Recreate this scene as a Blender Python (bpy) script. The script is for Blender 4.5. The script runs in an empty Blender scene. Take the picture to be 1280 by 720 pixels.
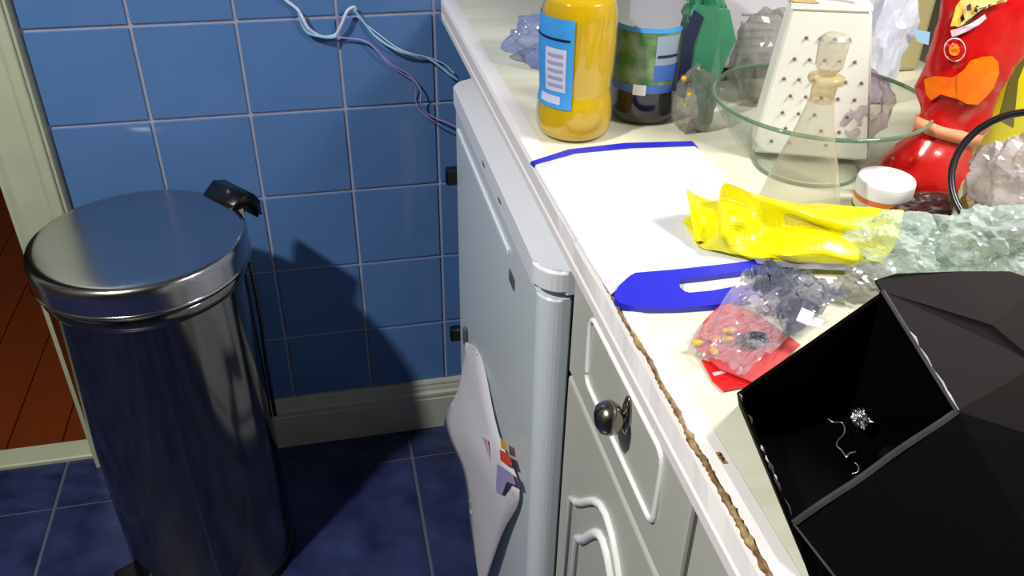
import bpy, bmesh, math, random
from mathutils import Vector, Matrix, noise
S = bpy.context.scene
COL = S.collection
PI = math.pi
# ---------------------------------------------------------------- camera, world, light
RC = ((0.9766242705, -0.2143851235, 0.0156221952), (-0.1048454050, -0.5385425082, -0.8360498836), (0.1876498741, 0.8148686923, -0.5484309793))
CAM = Vector((0.28443, -1.44060, 1.30145)); FPX = 1082.886
cd = bpy.data.cameras.new('camera'); cam = bpy.data.objects.new('camera', cd); COL.objects.link(cam)
cam.matrix_world = Matrix(((RC[0][0], -RC[1][0], -RC[2][0], CAM.x), (RC[0][1], -RC[1][1], -RC[2][1], CAM.y), (RC[0][2], -RC[1][2], -RC[2][2], CAM.z), (0, 0, 0, 1)))
cd.sensor_fit = 'HORIZONTAL'; cd.sensor_width = 36; cd.lens = 36 * FPX / 1280; cd.clip_start = 0.01
S.camera = cam
w = bpy.data.worlds.new('world'); S.world = w; w.use_nodes = True
w.node_tree.nodes['Background'].inputs[0].default_value = (0.5, 0.55, 0.6, 1); w.node_tree.nodes['Background'].inputs[1].default_value = 0.05

def lamp(name, loc, power, size, col, target=None):
    l = bpy.data.lights.new(name, 'AREA'); l.shape = 'DISK'; l.size = size; l.energy = power; l.color = col
    o = bpy.data.objects.new(name, l); COL.objects.link(o); o.location = loc
    if target: o.rotation_euler = (Vector(target) - Vector(loc)).to_track_quat('-Z', 'Y').to_euler()
    return o
lamp('ceiling_lamp', (-0.66, -1.22, 2.30), 46, 0.10, (1.0, 0.99, 0.93))
lamp('under_cupboard_lamp', (1.00, -0.98, 1.50), 5.6, 0.20, (1.0, 0.985, 0.94), (0.60, -0.85, 0.9))
S.view_settings.view_transform = 'Standard'; S.view_settings.look = 'None'
S.view_settings.exposure = 0.0; S.view_settings.gamma = 1.0; S.view_settings.use_curve_mapping = False

# ---------------------------------------------------------------- helpers
def at(u, v, z=None, x=None, y=None):
    """world point behind a measured image point, on a horizontal / side / back plane"""
    a = ((u - 640) / FPX, (v - 360) / FPX, 1.0)
    d = Vector([sum(RC[i][k] * a[i] for i in range(3)) for k in range(3)])
    if z is not None: t = (z - CAM.z) / d.z
    elif x is not None: t = (x - CAM.x) / d.x
    else: t = (y - CAM.y) / d.y
    return CAM + d * t

def obj(name, bm, m, parent=None, smooth=False):
    me = bpy.data.meshes.new(name); bm.to_mesh(me); bm.free()
    for mm in (m if isinstance(m, (list, tuple)) else [m]): me.materials.append(mm)
    if smooth:
        for p in me.polygons: p.use_smooth = True
    o = bpy.data.objects.new(name, me); COL.objects.link(o)
    if parent: o.parent = parent
    return o
def thing(name, label, cat, loc=(0, 0, 0), rotz=0, group=None):
    o = bpy.data.objects.new(name, None); COL.objects.link(o)
    o.location = loc; o.rotation_euler = (0, 0, rotz); o.empty_display_size = .02
    return tag(o, label, cat, group)
def tag(o, label, cat, group=None):
    o['label'] = label; o['category'] = cat
    if group: o['group'] = group
    return o
def rebase(o, loc):
    """child meshes written in world coordinates, thing placed at its base"""
    loc = Vector(loc); o.location = loc
    for c in o.children: c.location = c.location - loc
    return o
def structure(o): o['kind'] = 'structure'; return o

def box(bm, x0, x1, y0, y1, z0, z1, bev=0, seg=1):
    b2 = bmesh.new(); bmesh.ops.create_cube(b2, size=1)
    for v in b2.verts: v.co = Vector((x0 + (v.co.x + .5) * (x1 - x0), y0 + (v.co.y + .5) * (y1 - y0), z0 + (v.co.z + .5) * (z1 - z0)))
    if bev: bmesh.ops.bevel(b2, geom=b2.edges[:] + b2.verts[:], offset=bev, segments=seg, affect='EDGES', profile=.5)
    merge(bm, b2); return bm
def merge(bm, b2):
    me = bpy.data.meshes.new('t'); b2.to_mesh(me); b2.free(); bm.from_mesh(me); bpy.data.meshes.remove(me)
def lathe(bm, prof, n=48, cx=0, cy=0, cap0=True, cap1=True):
    rings = []
    for r, z in prof:
        rings.append([bm.verts.new((cx + r * math.cos(2 * PI * k / n), cy + r * math.sin(2 * PI * k / n), z)) for k in range(n)])
    for a, b in zip(rings, rings[1:]):
        for k in range(n): bm.faces.new((a[k], a[(k + 1) % n], b[(k + 1) % n], b[k]))
    if cap0: bm.faces.new(rings[0][::-1])
    if cap1: bm.faces.new(rings[-1])
    return bm
def tube(bm, pts, r, n=8, closed=False):
    pts = [Vector(p) for p in pts]; rr = r if isinstance(r, (list, tuple)) else [r] * len(pts)
    rings = []; up = Vector((0.13, 0.31, 0.94)).normalized()
    for i, p in enumerate(pts):
        a = pts[i - 1] if (i or closed) else p; b = pts[(i + 1) % len(pts)] if (i < len(pts) - 1 or closed) else p
        t = (b - a).normalized(); s = t.cross(up)
        if s.length < 1e-3: s = t.cross(Vector((1, 0, 0)))
        s.normalize(); q = s.cross(t).normalized()
        rings.append([bm.verts.new(p + s * rr[i] * math.cos(2 * PI * k / n) + q * rr[i] * math.sin(2 * PI * k / n)) for k in range(n)])
    prs = list(zip(rings, rings[1:])) + ([(rings[-1], rings[0])] if closed else [])
    for a, b in prs:
        for k in range(n): bm.faces.new((a[k], a[(k + 1) % n], b[(k + 1) % n], b[k]))
    if not closed: bm.faces.new(rings[0][::-1]); bm.faces.new(rings[-1])
    return bm
def spline(pts, n=6, closed=False):
    P = [Vector(p) for p in pts]; out = []
    N = len(P); rng = range(N if closed else N - 1)
    for i in rng:
        p0 = P[i - 1] if (i or closed) else P[0]; p1 = P[i]; p2 = P[(i + 1) % N]; p3 = P[(i + 2) % N] if (i + 2 < N or closed) else P[-1]
        for k in range(n):
            t = k / n
            out.append(0.5 * ((2 * p1) + (-p0 + p2) * t + (2 * p0 - 5 * p1 + 4 * p2 - p3) * t * t + (-p0 + 3 * p1 - 3 * p2 + p3) * t ** 3))
    if not closed: out.append(P[-1])
    return out
def slab(bm, poly, n, th):
    """flat polygon given in 3-D, thickened by th along n"""
    n = Vector(n).normalized() * th
    a = [bm.verts.new(Vector(p)) for p in poly]; b = [bm.verts.new(Vector(p) + n) for p in poly]
    bm.faces.new(a[::-1]); bm.faces.new(b)
    for i in range(len(a)): bm.faces.new((a[i], a[(i + 1) % len(a)], b[(i + 1) % len(a)], b[i]))
    bmesh.ops.recalc_face_normals(bm, faces=bm.faces[:])
    return bm
def ridge(p, seed, f=1.0):
    t = 0; w_ = 1; q = Vector(p) * f + Vector((seed * 3.1, seed, -seed * 1.3))
    for _ in range(3):
        t += w_ * (1 - min(1, abs(noise.noise(q)) * 3.2)); q = q * 1.9 + Vector((5, 1, 2)); w_ *= .5
    return t / 1.75
def crease(p, sc, seed):
    """sharp valley noise for crumpled film"""
    q = Vector(p) * sc + Vector((seed, seed * 1.7, -seed))
    d = noise.voronoi(q)[0]
    return (d[1] - d[0])
def crumple(bm, c, r, amp=.2, sc=30, seed=1, sub=4, zmin=None, rot=0):
    b2 = bmesh.new(); bmesh.ops.create_icosphere(b2, subdivisions=sub, radius=1)
    for v in b2.verts:
        n = v.co.copy()
        q_ = Vector((n.x, n.y * .55 + n.x * .3, n.z)) * (1.0 + .02 * sc)
        k = 1 + amp * .8 * (ridge(q_, seed) - .5) + amp * .9 * noise.noise(n * 1.8 + Vector((seed, 0, seed)))
        x, y, z = n.x * r[0] * k, n.y * r[1] * k, n.z * r[2] * k
        x, y = x * math.cos(rot) - y * math.sin(rot), x * math.sin(rot) + y * math.cos(rot)
        v.co = Vector((c[0] + x, c[1] + y, c[2] + z))
        if zmin is not None and v.co.z < zmin: v.co.z = zmin + (zmin - v.co.z) * .02
    merge(bm, b2); return bm
def film(bm, P00, P10, P11, P01, nu=24, nv=24, h=.01, sc=40, seed=3, th=.0006, hump=0):
    """crumpled thin sheet spanning four corners, with real thickness"""
    P00, P10, P11, P01 = map(Vector, (P00, P10, P11, P01)); top = []; bot = []
    for j in range(nv + 1):
        ra = []; rb = []
        for i in range(nu + 1):
            s, t = i / nu, j / nv
            p = (P00 * (1 - s) + P10 * s) * (1 - t) + (P01 * (1 - s) + P11 * s) * t
            e = (noise.noise(Vector((s * 5, t * 5, seed))) * .06)
            p = p + (P10 - P00) * e * .5 + (P01 - P00) * noise.noise(Vector((s * 5, t * 5, seed + 9))) * .04
            z = h * .8 * ridge(Vector((s * 4 + t * 2, t * 3, seed)), seed) + hump * math.sin(PI * s) * math.sin(PI * t)
            ra.append(bm.verts.new(p + Vector((0, 0, z + th)))); rb.append(bm.verts.new(p + Vector((0, 0, z))))
        top.append(ra); bot.append(rb)
    for j in range(nv):
        for i in range(nu):
            bm.faces.new((top[j][i], top[j][i + 1], top[j + 1][i + 1], top[j + 1][i]))
            bm.faces.new((bot[j][i], bot[j + 1][i], bot[j + 1][i + 1], bot[j][i + 1]))
    for i in range(nu):
        bm.faces.new((bot[0][i], bot[0][i + 1], top[0][i + 1], top[0][i])); bm.faces.new((top[nv][i], top[nv][i + 1], bot[nv][i + 1], bot[nv][i]))
    for j in range(nv):
        bm.faces.new((top[j][0], top[j + 1][0], bot[j + 1][0], bot[j][0])); bm.faces.new((bot[j][nu], bot[j + 1][nu], top[j + 1][nu], top[j][nu]))
    return bm

# ---------------------------------------------------------------- materials
def srgb(r, g, b):
    f = lambda c: (c / 255 / 12.92) if c / 255 <= .04045 else ((c / 255 + .055) / 1.055) ** 2.4
    return (f(r), f(g), f(b), 1)
def mat(name, col, rough=.5, metal=0, nscale=0, ncol=None, nfac=.5, bump=0, bscale=None, coat=0, spec=None, stretch=None, detail=3, ior=None, trans=0):
    m = bpy.data.materials.new(name); m.use_nodes = True; nt = m.node_tree; b = nt.nodes['Principled BSDF']
    b.inputs['Base Color'].default_value = col; b.inputs['Roughness'].default_value = rough; b.inputs['Metallic'].default_value = metal
    b.inputs['Coat Weight'].default_value = coat; b.inputs['Coat Roughness'].default_value = .08
    if spec is not None: b.inputs['Specular IOR Level'].default_value = spec
    if ior: b.inputs['IOR'].default_value = ior
    b.inputs['Transmission Weight'].default_value = trans
    tc = nt.nodes.new('ShaderNodeTexCoord'); mp = nt.nodes.new('ShaderNodeMapping'); nt.links.new(tc.outputs['Object'], mp.inputs[0])
    if stretch: mp.inputs['Scale'].default_value = stretch
    if nscale and ncol:
        n = nt.nodes.new('ShaderNodeTexNoise'); n.inputs['Scale'].default_value = nscale; n.inputs['Detail'].default_value = detail
        nt.links.new(mp.outputs[0], n.inputs['Vector'])
        r = nt.nodes.new('ShaderNodeValToRGB'); r.color_ramp.elements[0].position = .5 - nfac / 2; r.color_ramp.elements[1].position = .5 + nfac / 2
        r.color_ramp.elements[0].color = col; r.color_ramp.elements[1].color = ncol
        nt.links.new(n.outputs['Fac'], r.inputs[0]); nt.links.new(r.outputs[0], b.inputs['Base Color'])
    if bump:
        n2 = nt.nodes.new('ShaderNodeTexNoise'); n2.inputs['Scale'].default_value = bscale or nscale or 50; n2.inputs['Detail'].default_value = 2
        nt.links.new(mp.outputs[0], n2.inputs['Vector'])
        bp = nt.nodes.new('ShaderNodeBump'); bp.inputs['Strength'].default_value = bump; bp.inputs['Distance'].default_value = .002
        nt.links.new(n2.outputs['Fac'], bp.inputs['Height']); nt.links.new(bp.outputs[0], b.inputs['Normal'])
    return m
def clear(name, tint=(1, 1, 1, 1), haze=(.8, .85, .85, 1), fac=.18, rough=.1, edge=.5, bump=.5, bscale=90, emax=.45):
    """thin clear plastic film: see-through with a milky share and sharp glints"""
    m = bpy.data.materials.new(name); m.use_nodes = True; nt = m.node_tree; b = nt.nodes['Principled BSDF']
    b.inputs['Base Color'].default_value = haze; b.inputs['Roughness'].default_value = rough; b.inputs['Specular IOR Level'].default_value = .9
    t = nt.nodes.new('ShaderNodeBsdfTransparent'); t.inputs[0].default_value = tint
    lw = nt.nodes.new('ShaderNodeLayerWeight'); lw.inputs[0].default_value = edge
    mr = nt.nodes.new('ShaderNodeMapRange'); mr.inputs['To Min'].default_value = fac; mr.inputs['To Max'].default_value = min(1, fac + emax)
    mx = nt.nodes.new('ShaderNodeMixShader'); nt.links.new(lw.outputs['Facing'], mr.inputs[0]); nt.links.new(mr.outputs[0], mx.inputs[0])
    nt.links.new(t.outputs[0], mx.inputs[1]); nt.links.new(b.outputs[0], mx.inputs[2])
    if bump:
        tc = nt.nodes.new('ShaderNodeTexCoord'); v = nt.nodes.new('ShaderNodeTexVoronoi'); v.inputs['Scale'].default_value = bscale; nt.links.new(tc.outputs['Object'], v.inputs['Vector'])
        bp = nt.nodes.new('ShaderNodeBump'); bp.inputs['Strength'].default_value = bump; bp.inputs['Distance'].default_value = .004
        nt.links.new(v.outputs['Distance'], bp.inputs['Height']); nt.links.new(bp.outputs[0], b.inputs['Normal'])
    nt.links.new(mx.outputs[0], nt.nodes['Material Output'].inputs['Surface'])
    return m
M = dict(
    tile=mat('blue_wall_tile', srgb(80, 118, 174), .1, nscale=9, ncol=srgb(90, 126, 180), nfac=.6, bump=.05, bscale=14),
    grout=mat('grey_grout', srgb(168, 170, 190), .8, nscale=60, ncol=srgb(146, 153, 182)),
    ftile=mat('dark_blue_floor_tile', srgb(20, 24, 56), .3, nscale=11, ncol=srgb(58, 68, 112), nfac=.5, detail=6),
    fgrout=mat('floor_grout', srgb(84, 86, 110), .8),
    plaster=mat('plaster', srgb(160, 155, 140), .8, nscale=5, ncol=srgb(150, 146, 134)),
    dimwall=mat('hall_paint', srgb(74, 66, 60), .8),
    gloss_cream=mat('cream_gloss_paint', srgb(186, 192, 166), .4, nscale=14, ncol=srgb(176, 182, 156), bump=.05),
    skirting=mat('skirting_paint', srgb(190, 192, 178), .35, nscale=10, ncol=srgb(180, 182, 168)),
    wood=mat('orange_floorboard', srgb(122, 54, 16), .35, nscale=6, ncol=srgb(84, 32, 10), nfac=.7, stretch=(1, .2, 1)),
    white=mat('white_enamel', srgb(216, 226, 232), .22, spec=.5),
    white_top=mat('white_plastic_lid', srgb(236, 238, 246), .3),
    foil_door=mat('white_cabinet_foil', srgb(192, 192, 184), .35, nscale=3, ncol=srgb(187, 187, 178)),
    bead=mat('white_moulding', srgb(252, 252, 252), .3),
    gap=mat('black_gasket', srgb(22, 22, 24), .6),
    laminate=mat('cream_laminate', srgb(236, 235, 216), .42, nscale=7, ncol=srgb(222, 220, 196), nfac=.35, stretch=(.6, 7, 1), detail=5),
    edging=mat('white_edging_strip', srgb(246, 240, 240), .35),
    chip=mat('bare_chipboard', srgb(184, 156, 108), .95, nscale=130, ncol=srgb(110, 78, 42), nfac=.35, bump=.8, bscale=220),
    steel=mat('brushed_steel', srgb(188, 188, 192), .2, 1, nscale=20, ncol=srgb(178, 180, 186), nfac=.8, bump=.04, bscale=60),
    steel_body=mat('polished_steel_body', srgb(134, 131, 128), .13, 1, bump=.012, bscale=9),
    chrome=mat('chrome', srgb(200, 198, 190), .15, 1),
    nickel=mat('brushed_nickel', srgb(170, 165, 155), .22, 1),
    blackp=mat('black_plastic', srgb(14, 14, 17), .3),
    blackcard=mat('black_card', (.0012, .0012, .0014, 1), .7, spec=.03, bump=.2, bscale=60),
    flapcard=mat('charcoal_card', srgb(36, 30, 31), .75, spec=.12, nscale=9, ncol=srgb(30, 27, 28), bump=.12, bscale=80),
    rimcard=mat('scuffed_card_edge', srgb(60, 58, 60), .7, nscale=60, ncol=srgb(30, 30, 32)),
    scuff=mat('white_scuff', srgb(200, 200, 205), .6),
    board=mat('white_board_plastic', srgb(240, 241, 252), .35),
    bluep=mat('blue_board_plastic', srgb(46, 46, 205), .35),
    yellow=mat('yellow_foil', srgb(246, 240, 10), .38, coat=.3, nscale=14, ncol=srgb(236, 226, 6), bump=.15, bscale=40),
    silver=mat('silver_foil_inside', srgb(190, 190, 205), .3, .5, bump=.3, bscale=60),
    red=mat('red_foil', srgb(200, 20, 18), .25, coat=.6, nscale=9, ncol=srgb(170, 12, 16), bump=.2, bscale=30),
    orange=mat('orange_print', srgb(250, 130, 10), .3, nscale=60, ncol=srgb(240, 90, 8)),
    cream_print=mat('cream_print', srgb(226, 196, 120), .35), yellow_print=mat('yellow_print', srgb(250, 196, 70), .35),
    black_print=mat('black_print', srgb(30, 22, 20), .4), white_print=mat('pink_white_print', srgb(235, 200, 215), .4),
    band=mat('elastic_band', srgb(222, 140, 100), .6),
    juice=mat('orange_squash', srgb(226, 188, 2), .12, coat=.8, nscale=25, ncol=srgb(206, 164, 0), nfac=.6),
    cordial=mat('dark_cordial', srgb(26, 14, 20), .08, coat=.7),
    labelb=mat('light_blue_label', srgb(76, 170, 242), .35, nscale=18, ncol=srgb(60, 150, 232)),
    labelw=mat('white_label', srgb(214, 214, 240), .4), labelg=mat('grey_label_print', srgb(160, 165, 205), .4),
    labelgreen=mat('green_leaf_print', srgb(70, 120, 50), .4, nscale=60, ncol=srgb(130, 150, 120), nfac=.25),
    labelmid=mat('blue_print', srgb(70, 110, 190), .4), labelpale=mat('pale_grey_blue_print', srgb(150, 165, 185), .4),
    navy=mat('navy_print', srgb(28, 34, 66), .4),
    bottlepl=clear('bottle_plastic', (1, 1, 1, 1), srgb(120, 125, 130), .02, .06, .25, 0, emax=.3),
    glass=clear('clear_glass', (.975, .982, .97, 1), srgb(120, 128, 112), .02, .03, .25, 0, emax=.45),
    glassrim=clear('green_glass_rim', (.7, .85, .75, 1), srgb(110, 140, 115), .45, .05, .5, 0),
    amberglass=clear('amber_glass', (.97, .93, .82, 1), srgb(200, 176, 120), .25, .05, .5, 0),
    stopper=clear('cut_glass_stopper', (.97, .95, .9, 1), srgb(205, 198, 180), .25, .05, .45, 0), cruetglass=clear('cruet_glass', (.98, .97, .94, 1), srgb(205, 198, 176), .16, .04, .4, 0),
    cream_pl=mat('cream_plastic', srgb(246, 245, 236), .35),
    hole=mat('hole_shadow', srgb(128, 100, 94), .7), tan=mat('tan_inside', srgb(180, 150, 110), .7),
    lilac=mat('pale_lilac_plastic', srgb(214, 210, 220), .35), lilac_d=mat('slot_plastic', srgb(180, 176, 184), .5),
    darkbase=mat('dark_brown_plastic', srgb(60, 48, 42), .5),
    whitelid=mat('white_lid', srgb(245, 242, 246), .35), orange_band=mat('orange_band', srgb(226, 112, 50), .4), jarcream=mat('jar_cream', srgb(226, 222, 186), .35),
    film=clear('clear_film', (.97, .99, .98, 1), srgb(205, 220, 214), .10, .12, .5),
    filmthick=clear('layered_clear_film', (.95, .98, .97, 1), srgb(196, 212, 206), .34, .09, .45, .35, 26),
    filmgrey=clear('grey_film', (.9, .9, .9, 1), srgb(150, 150, 140), .34, .12, .45, .3, 26),
    filmblue=clear('blue_film', (.9, .92, 1, 1), srgb(140, 155, 205), .3, .12, .5),
    filmpink=clear('pinkish_film', (.97, .93, .96, 1), srgb(180, 150, 175), .2, .1, .4),
    filmgreen=clear('green_film', (.3, .7, .5, 1), srgb(62, 142, 108), .75, .2, .5, .3, 26),
    filmsilver=clear('silver_clear_film', (.9, .88, .9, 1), srgb(176, 166, 168), .55, .07, .5, .4, 30),
    filmbag=clear('sweet_bag_film', (.98, .98, .98, 1), srgb(205, 196, 206), .09, .08, .4, .35, 40, .4),
    filmdark=clear('dark_tinted_film', (.82, .83, .87, 1), srgb(130, 134, 150), .30, .06, .4, .35, 35, .45),
    pinkcard=mat('red_pink_card', srgb(206, 78, 80), .5), redcard=mat('red_sachet', srgb(232, 30, 30), .35),
    sweet=mat('yellow_sweet', srgb(240, 190, 20), .35), sweeto=mat('orange_sweet', srgb(226, 110, 20), .35),
    darkitem=mat('dark_grey_bits', srgb(52, 56, 66), .3), wsq=mat('white_square', srgb(248, 248, 250), .35),
    foilbit=mat('foil_scrap', srgb(215, 215, 220), .3, 1), wire=mat('silver_wire', srgb(190, 190, 190), .3, .8),
    paper=mat('white_paper', srgb(214, 212, 220), .7, bump=.08, bscale=25), crayon_pink=mat('pink_crayon', srgb(214, 168, 196), .7),
    crayon_orange=mat('orange_crayon', srgb(220, 80, 40), .7), crayon_purple=mat('purple_crayon', srgb(168, 154, 204), .7),
    crayon_yellow=mat('yellow_crayon', srgb(220, 170, 50), .7),
    string_c=mat('iridescent_cyan', srgb(150, 205, 235), .3), string_p=mat('iridescent_pink', srgb(170, 150, 210), .3), string_w=mat('iridescent_white', srgb(205, 210, 235), .3),  # flat colours standing in for the glow of the light trails
    badge=mat('grey_badge', srgb(88, 92, 96), .4), yelbag=mat('yellow_print_film', srgb(228, 214, 10), .3), olive=mat('olive_print_film', srgb(96, 84, 12), .35),
    tanwall=mat('tan_block', srgb(176, 165, 120), .6), paleblue=mat('pale_blue_print', srgb(160, 200, 236), .4), whitefilm=mat('white_film', srgb(206, 208, 226), .3, bump=.3, bscale=40),
)
ZC = 0.918   # worktop height
T = 0.15667  # wall tile pitch (vertical); horizontal pitch 0.158

# ---------------------------------------------------------------- setting
bm = bmesh.new()
box(bm, -0.235, 1.10, .0035, .03, 0, 2.4); box(bm, -1.05, -0.235, .0035, .03, 2.05, 2.4); box(bm, -1.5, -1.05, .0035, .03, 0, 2.4)
wall_back = structure(obj('wall_back', bm, M['grout']))
g = .0029
bmt = box(bmesh.new(), g, .158 - g, 0, .006, g, T - g, .0009); tile_me = None
for c in range(-1, 7):
    for r in range(-6, 9):
        z1 = 0.894817 - (-r) * T if False else 0.894817 - r * T
        z0 = z1 - T
        if z1 < .10 or z0 > 1.75: continue
        if tile_me is None:
            t = obj('tile', bmt, M['tile'], wall_back); tile_me = t.data
        else:
            t = bpy.data.objects.new('tile', tile_me); COL.objects.link(t); t.parent = wall_back
        t.location = (c * .158, 0, z0)
bm = bmesh.new(); box(bm, -1.5, 1.10, -4.0, 0.03, -.05, -.003)
floor = structure(obj('floor', bm, M['fgrout']))
bmt = box(bmesh.new(), .0035, .3505 - .0035, .0035, .3505 - .0035, -.006, 0, .001); fm = None
for i in range(-3, 3):
    for j in range(-8, 1):
        if fm is None:
            t = obj('tile', bmt, M['ftile'], floor); fm = t.data
        else:
            t = bpy.data.objects.new('tile', fm); COL.objects.link(t); t.parent = floor
        t.location = (-.317 + .3505 * i, -.0999 + .3505 * j, 0)
        if j == 0: t.scale = (1, .37, 1)
for n, b in (('wall_right', (1.09, 1.15, -4.0, .03, 0, 2.4)), ('wall_left', (-1.55, -1.5, -4.0, .03, 0, 2.4)), ('wall_front', (-1.55, 1.15, -4.05, -4.0, 0, 2.4)), ('ceiling', (-1.55, 1.15, -4.05, 1.6, 2.4, 2.45))):
    structure(obj(n, box(bmesh.new(), *b), M['dimwall' if n in ('wall_front', 'wall_left') else 'plaster']))
# hall beyond the doorway
hall = structure(obj('floor', box(bmesh.new(), -1.6, 0.2, .03, 1.6, -.05, -.012), M['gap']))
pm = None
for k in range(15):
    if pm is None:
        t = obj('plank', box(bmesh.new(), .001, .109, .0, 1.5, -.012, 0, .001), M['wood'], hall); pm = t.data
    else:
        t = bpy.data.objects.new('plank', pm); COL.objects.link(t); t.parent = hall
    t.location = (-1.55 + k * .11, .08, 0)
structure(obj('wall_hall', box(bmesh.new(), -1.6, .2, 1.55, 1.6, 0, 2.4), M['dimwall']))
structure(obj('wall_hall_side', box(bmesh.new(), .15, .2, .03, 1.55, 0, 2.4), M['dimwall']))
structure(obj('wall_hall_end', box(bmesh.new(), -1.65, -1.6, .03, 1.6, 0, 2.4), M['dimwall']))
# door frame: architrave and jamb; threshold
def architrave(x0, x1):
    bm = bmesh.new(); box(bm, x0, x1, -.016, .0035, 0, 2.05, .003, 2); box(bm, x0 + .052, x1 - .006, -.021, -.016, 0, 2.05, .002); return bm
structure(obj('trim_1', architrave(-.236, -.160), M['gloss_cream']))
structure(obj('trim_2', box(bmesh.new(), -.255, -.236, -.004, .12, 0, 2.05, .001), M['gloss_cream']))
structure(obj('trim_3', box(bmesh.new(), -1.05, -.255, .028, .082, -.005, .010, .003), M['gloss_cream']))
structure(obj('trim_4', box(bmesh.new(), -1.12, -1.05, -.016, .12, 0, 2.05, .003), M['gloss_cream']))
# skirting with its moulded top
bm = bmesh.new()
prof = [(0, 0), (-.018, 0), (-.018, .080), (-.0155, .083), (-.018, .087), (-.018, .095), (-.012, .099), (-.011, .106), (-.009, .110), (-.009, .116), (-.006, .1215), (0, .1215)]
A = [bm.verts.new((-.158, y, z)) for y, z in prof]; B = [bm.verts.new((1.09, y, z)) for y, z in prof]
for i in range(len(prof)): bm.faces.new((A[i], A[(i + 1) % len(prof)], B[(i + 1) % len(prof)], B[i]))
bm.faces.new(A[::-1]); bm.faces.new(B); bmesh.ops.recalc_face_normals(bm, faces=bm.faces[:])
structure(obj('baseboard_back', bm, M['skirting']))

# ---------------------------------------------------------------- pedal bin
bx, by = .0, -.268
pb = thing('pedal_bin', 'tall round stainless steel pedal bin with a flat lid, standing by the blue tiled wall', 'bin', (bx, by, 0))
obj('body', lathe(bmesh.new(), [(.137, .022), (.140, .026), (.140, .028), (.140, .030), (.140, .596), (.140, .600), (.140, .602), (.143, .605), (.145, .610), (.145, .618), (.142, .622)], 96), M['steel_body'], pb, True)
obj('base_ring', lathe(bmesh.new(), [(.140, .0), (.143, .002), (.143, .020), (.141, .024)], 64), M['blackp'], pb, True)
lid = obj('lid', lathe(bmesh.new(), [(.142, .624), (.149, .625), (.151, .630), (.151, .633), (.151, .657), (.151, .660), (.1505, .666), (.148, .671), (.142, .6732), (.139, .6736), (.136, .6738), (.12, .6739), (.06, .6742), (.002, .6743)], 96), M['steel'], pb, True)
obj('lid_rim', lathe(bmesh.new(), [(.1512, .629), (.1525, .630), (.1525, .633), (.1512, .634)], 96, cap0=False, cap1=False), M['chrome'], lid, True)
# hinge at the right side
hdir = math.radians(38)
hg = bmesh.new()
hp = [Vector((.135, 0, .676)), Vector((.152, 0, .684)), Vector((.170, 0, .678)), Vector((.182, 0, .661)), Vector((.187, 0, .640))]
def sweep(bm, cen, wds, ths):
    rings = []
    for p, w_, t_ in zip(cen, wds, ths):
        rings.append([bm.verts.new(p + Vector((dx * t_, dy * w_, dz * t_))) for dx, dy, dz in ((-.6, -1, -.6), (.6, -1, .6), (.6, 1, .6), (-.6, 1, -.6))])
    for a, b in zip(rings, rings[1:]):
        for k in range(4): bm.faces.new((a[k], a[(k + 1) % 4], b[(k + 1) % 4], b[k]))
    bm.faces.new(rings[0][::-1]); bm.faces.new(rings[-1]); bmesh.ops.recalc_face_normals(bm, faces=bm.faces[:])
sweep(hg, hp, (.036, .040, .038, .034, .026), (.007, .009, .010, .009, .007))
h = obj('hinge', hg, M['blackp'], pb, True); h.rotation_euler.z = hdir
hb = bmesh.new(); box(hb, .143, .168, -.02, .02, .60, .662, .004)
h2 = obj('hinge_bracket', hb, M['chrome'], h); 
hb = bmesh.new(); sweep(hb, [Vector((.168, 0, .655)), Vector((.188, 0, .648)), Vector((.206, 0, .625))], (.014, .010, .004), (.006, .005, .002))
obj('finger_tab', hb, M['chrome'], h)
hb = bmesh.new(); tube(hb, [(.147, 0, .605), (.148, 0, .50), (.145, 0, .42), (.144, 0, .30)], .0035, 8)
rd = obj('lift_rod', hb, M['blackp'], pb, True); rd.rotation_euler.z = math.radians(2)
pd = bmesh.new(); box(pd, -.035, .035, -.172, -.120, .012, .040, .006, 2)
pe = obj('pedal', pd, M['blackp'], pb); pe.rotation_euler.z = math.radians(-62); pe.location = (0, 0, 0)

# ---------------------------------------------------------------- fridge
fr = thing('fridge', 'white under-counter fridge with a rounded lid corner and a paper hanging on its door', 'fridge', (.77, -.475, 0))
def fpart(n, bm, m, p=None, sm=False):
    o = obj(n, bm, m, p or fr, sm)
    if p is None: o.location = (-.77, .475, 0)
    return o
fpart('cabinet_body', box(bmesh.new(), .512, 1.06, -.735, -.21, .03, .815, .004), M['white'])
def vround(bm, x0, x1, y0, y1, z0, z1, rad, bev=.003):
    b2 = bmesh.new(); pts = []
    for (cx, cy, a0) in ((x1 - .003, y1 - .003, 0), (x0 + rad, y1 - rad, 90), (x0 + rad, y0 + rad, 180), (x1 - .003, y0 + .003, 270)):
        r = rad if a0 in (90, 180) else .003
        for k in range(9): a = math.radians(a0 + 90 * k / 8); pts.append((cx + r * math.cos(a), cy + r * math.sin(a)))
    lo = [b2.verts.new((x, y, z0)) for x, y in pts]; hi = [b2.verts.new((x, y, z1)) for x, y in pts]
    b2.faces.new(lo[::-1]); tp = b2.faces.new(hi)
    for i in range(len(pts)): b2.faces.new((lo[i], lo[(i + 1) % len(pts)], hi[(i + 1) % len(pts)], hi[i]))
    ed = [e for e in b2.edges if abs(e.verts[0].co.z - e.verts[1].co.z) < 1e-6]
    bmesh.ops.bevel(b2, geom=ed, offset=bev, segments=3, affect='EDGES'); merge(bm, b2); return bm
fpart('top_cover', vround(bmesh.new(), .470, 1.06, -.752, -.197, .822, .850, .030, .004), M['white_top'])
fpart('gasket', box(bmesh.new(), .507, .512, -.745, -.205, .10, .822), M['gap'])
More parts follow.
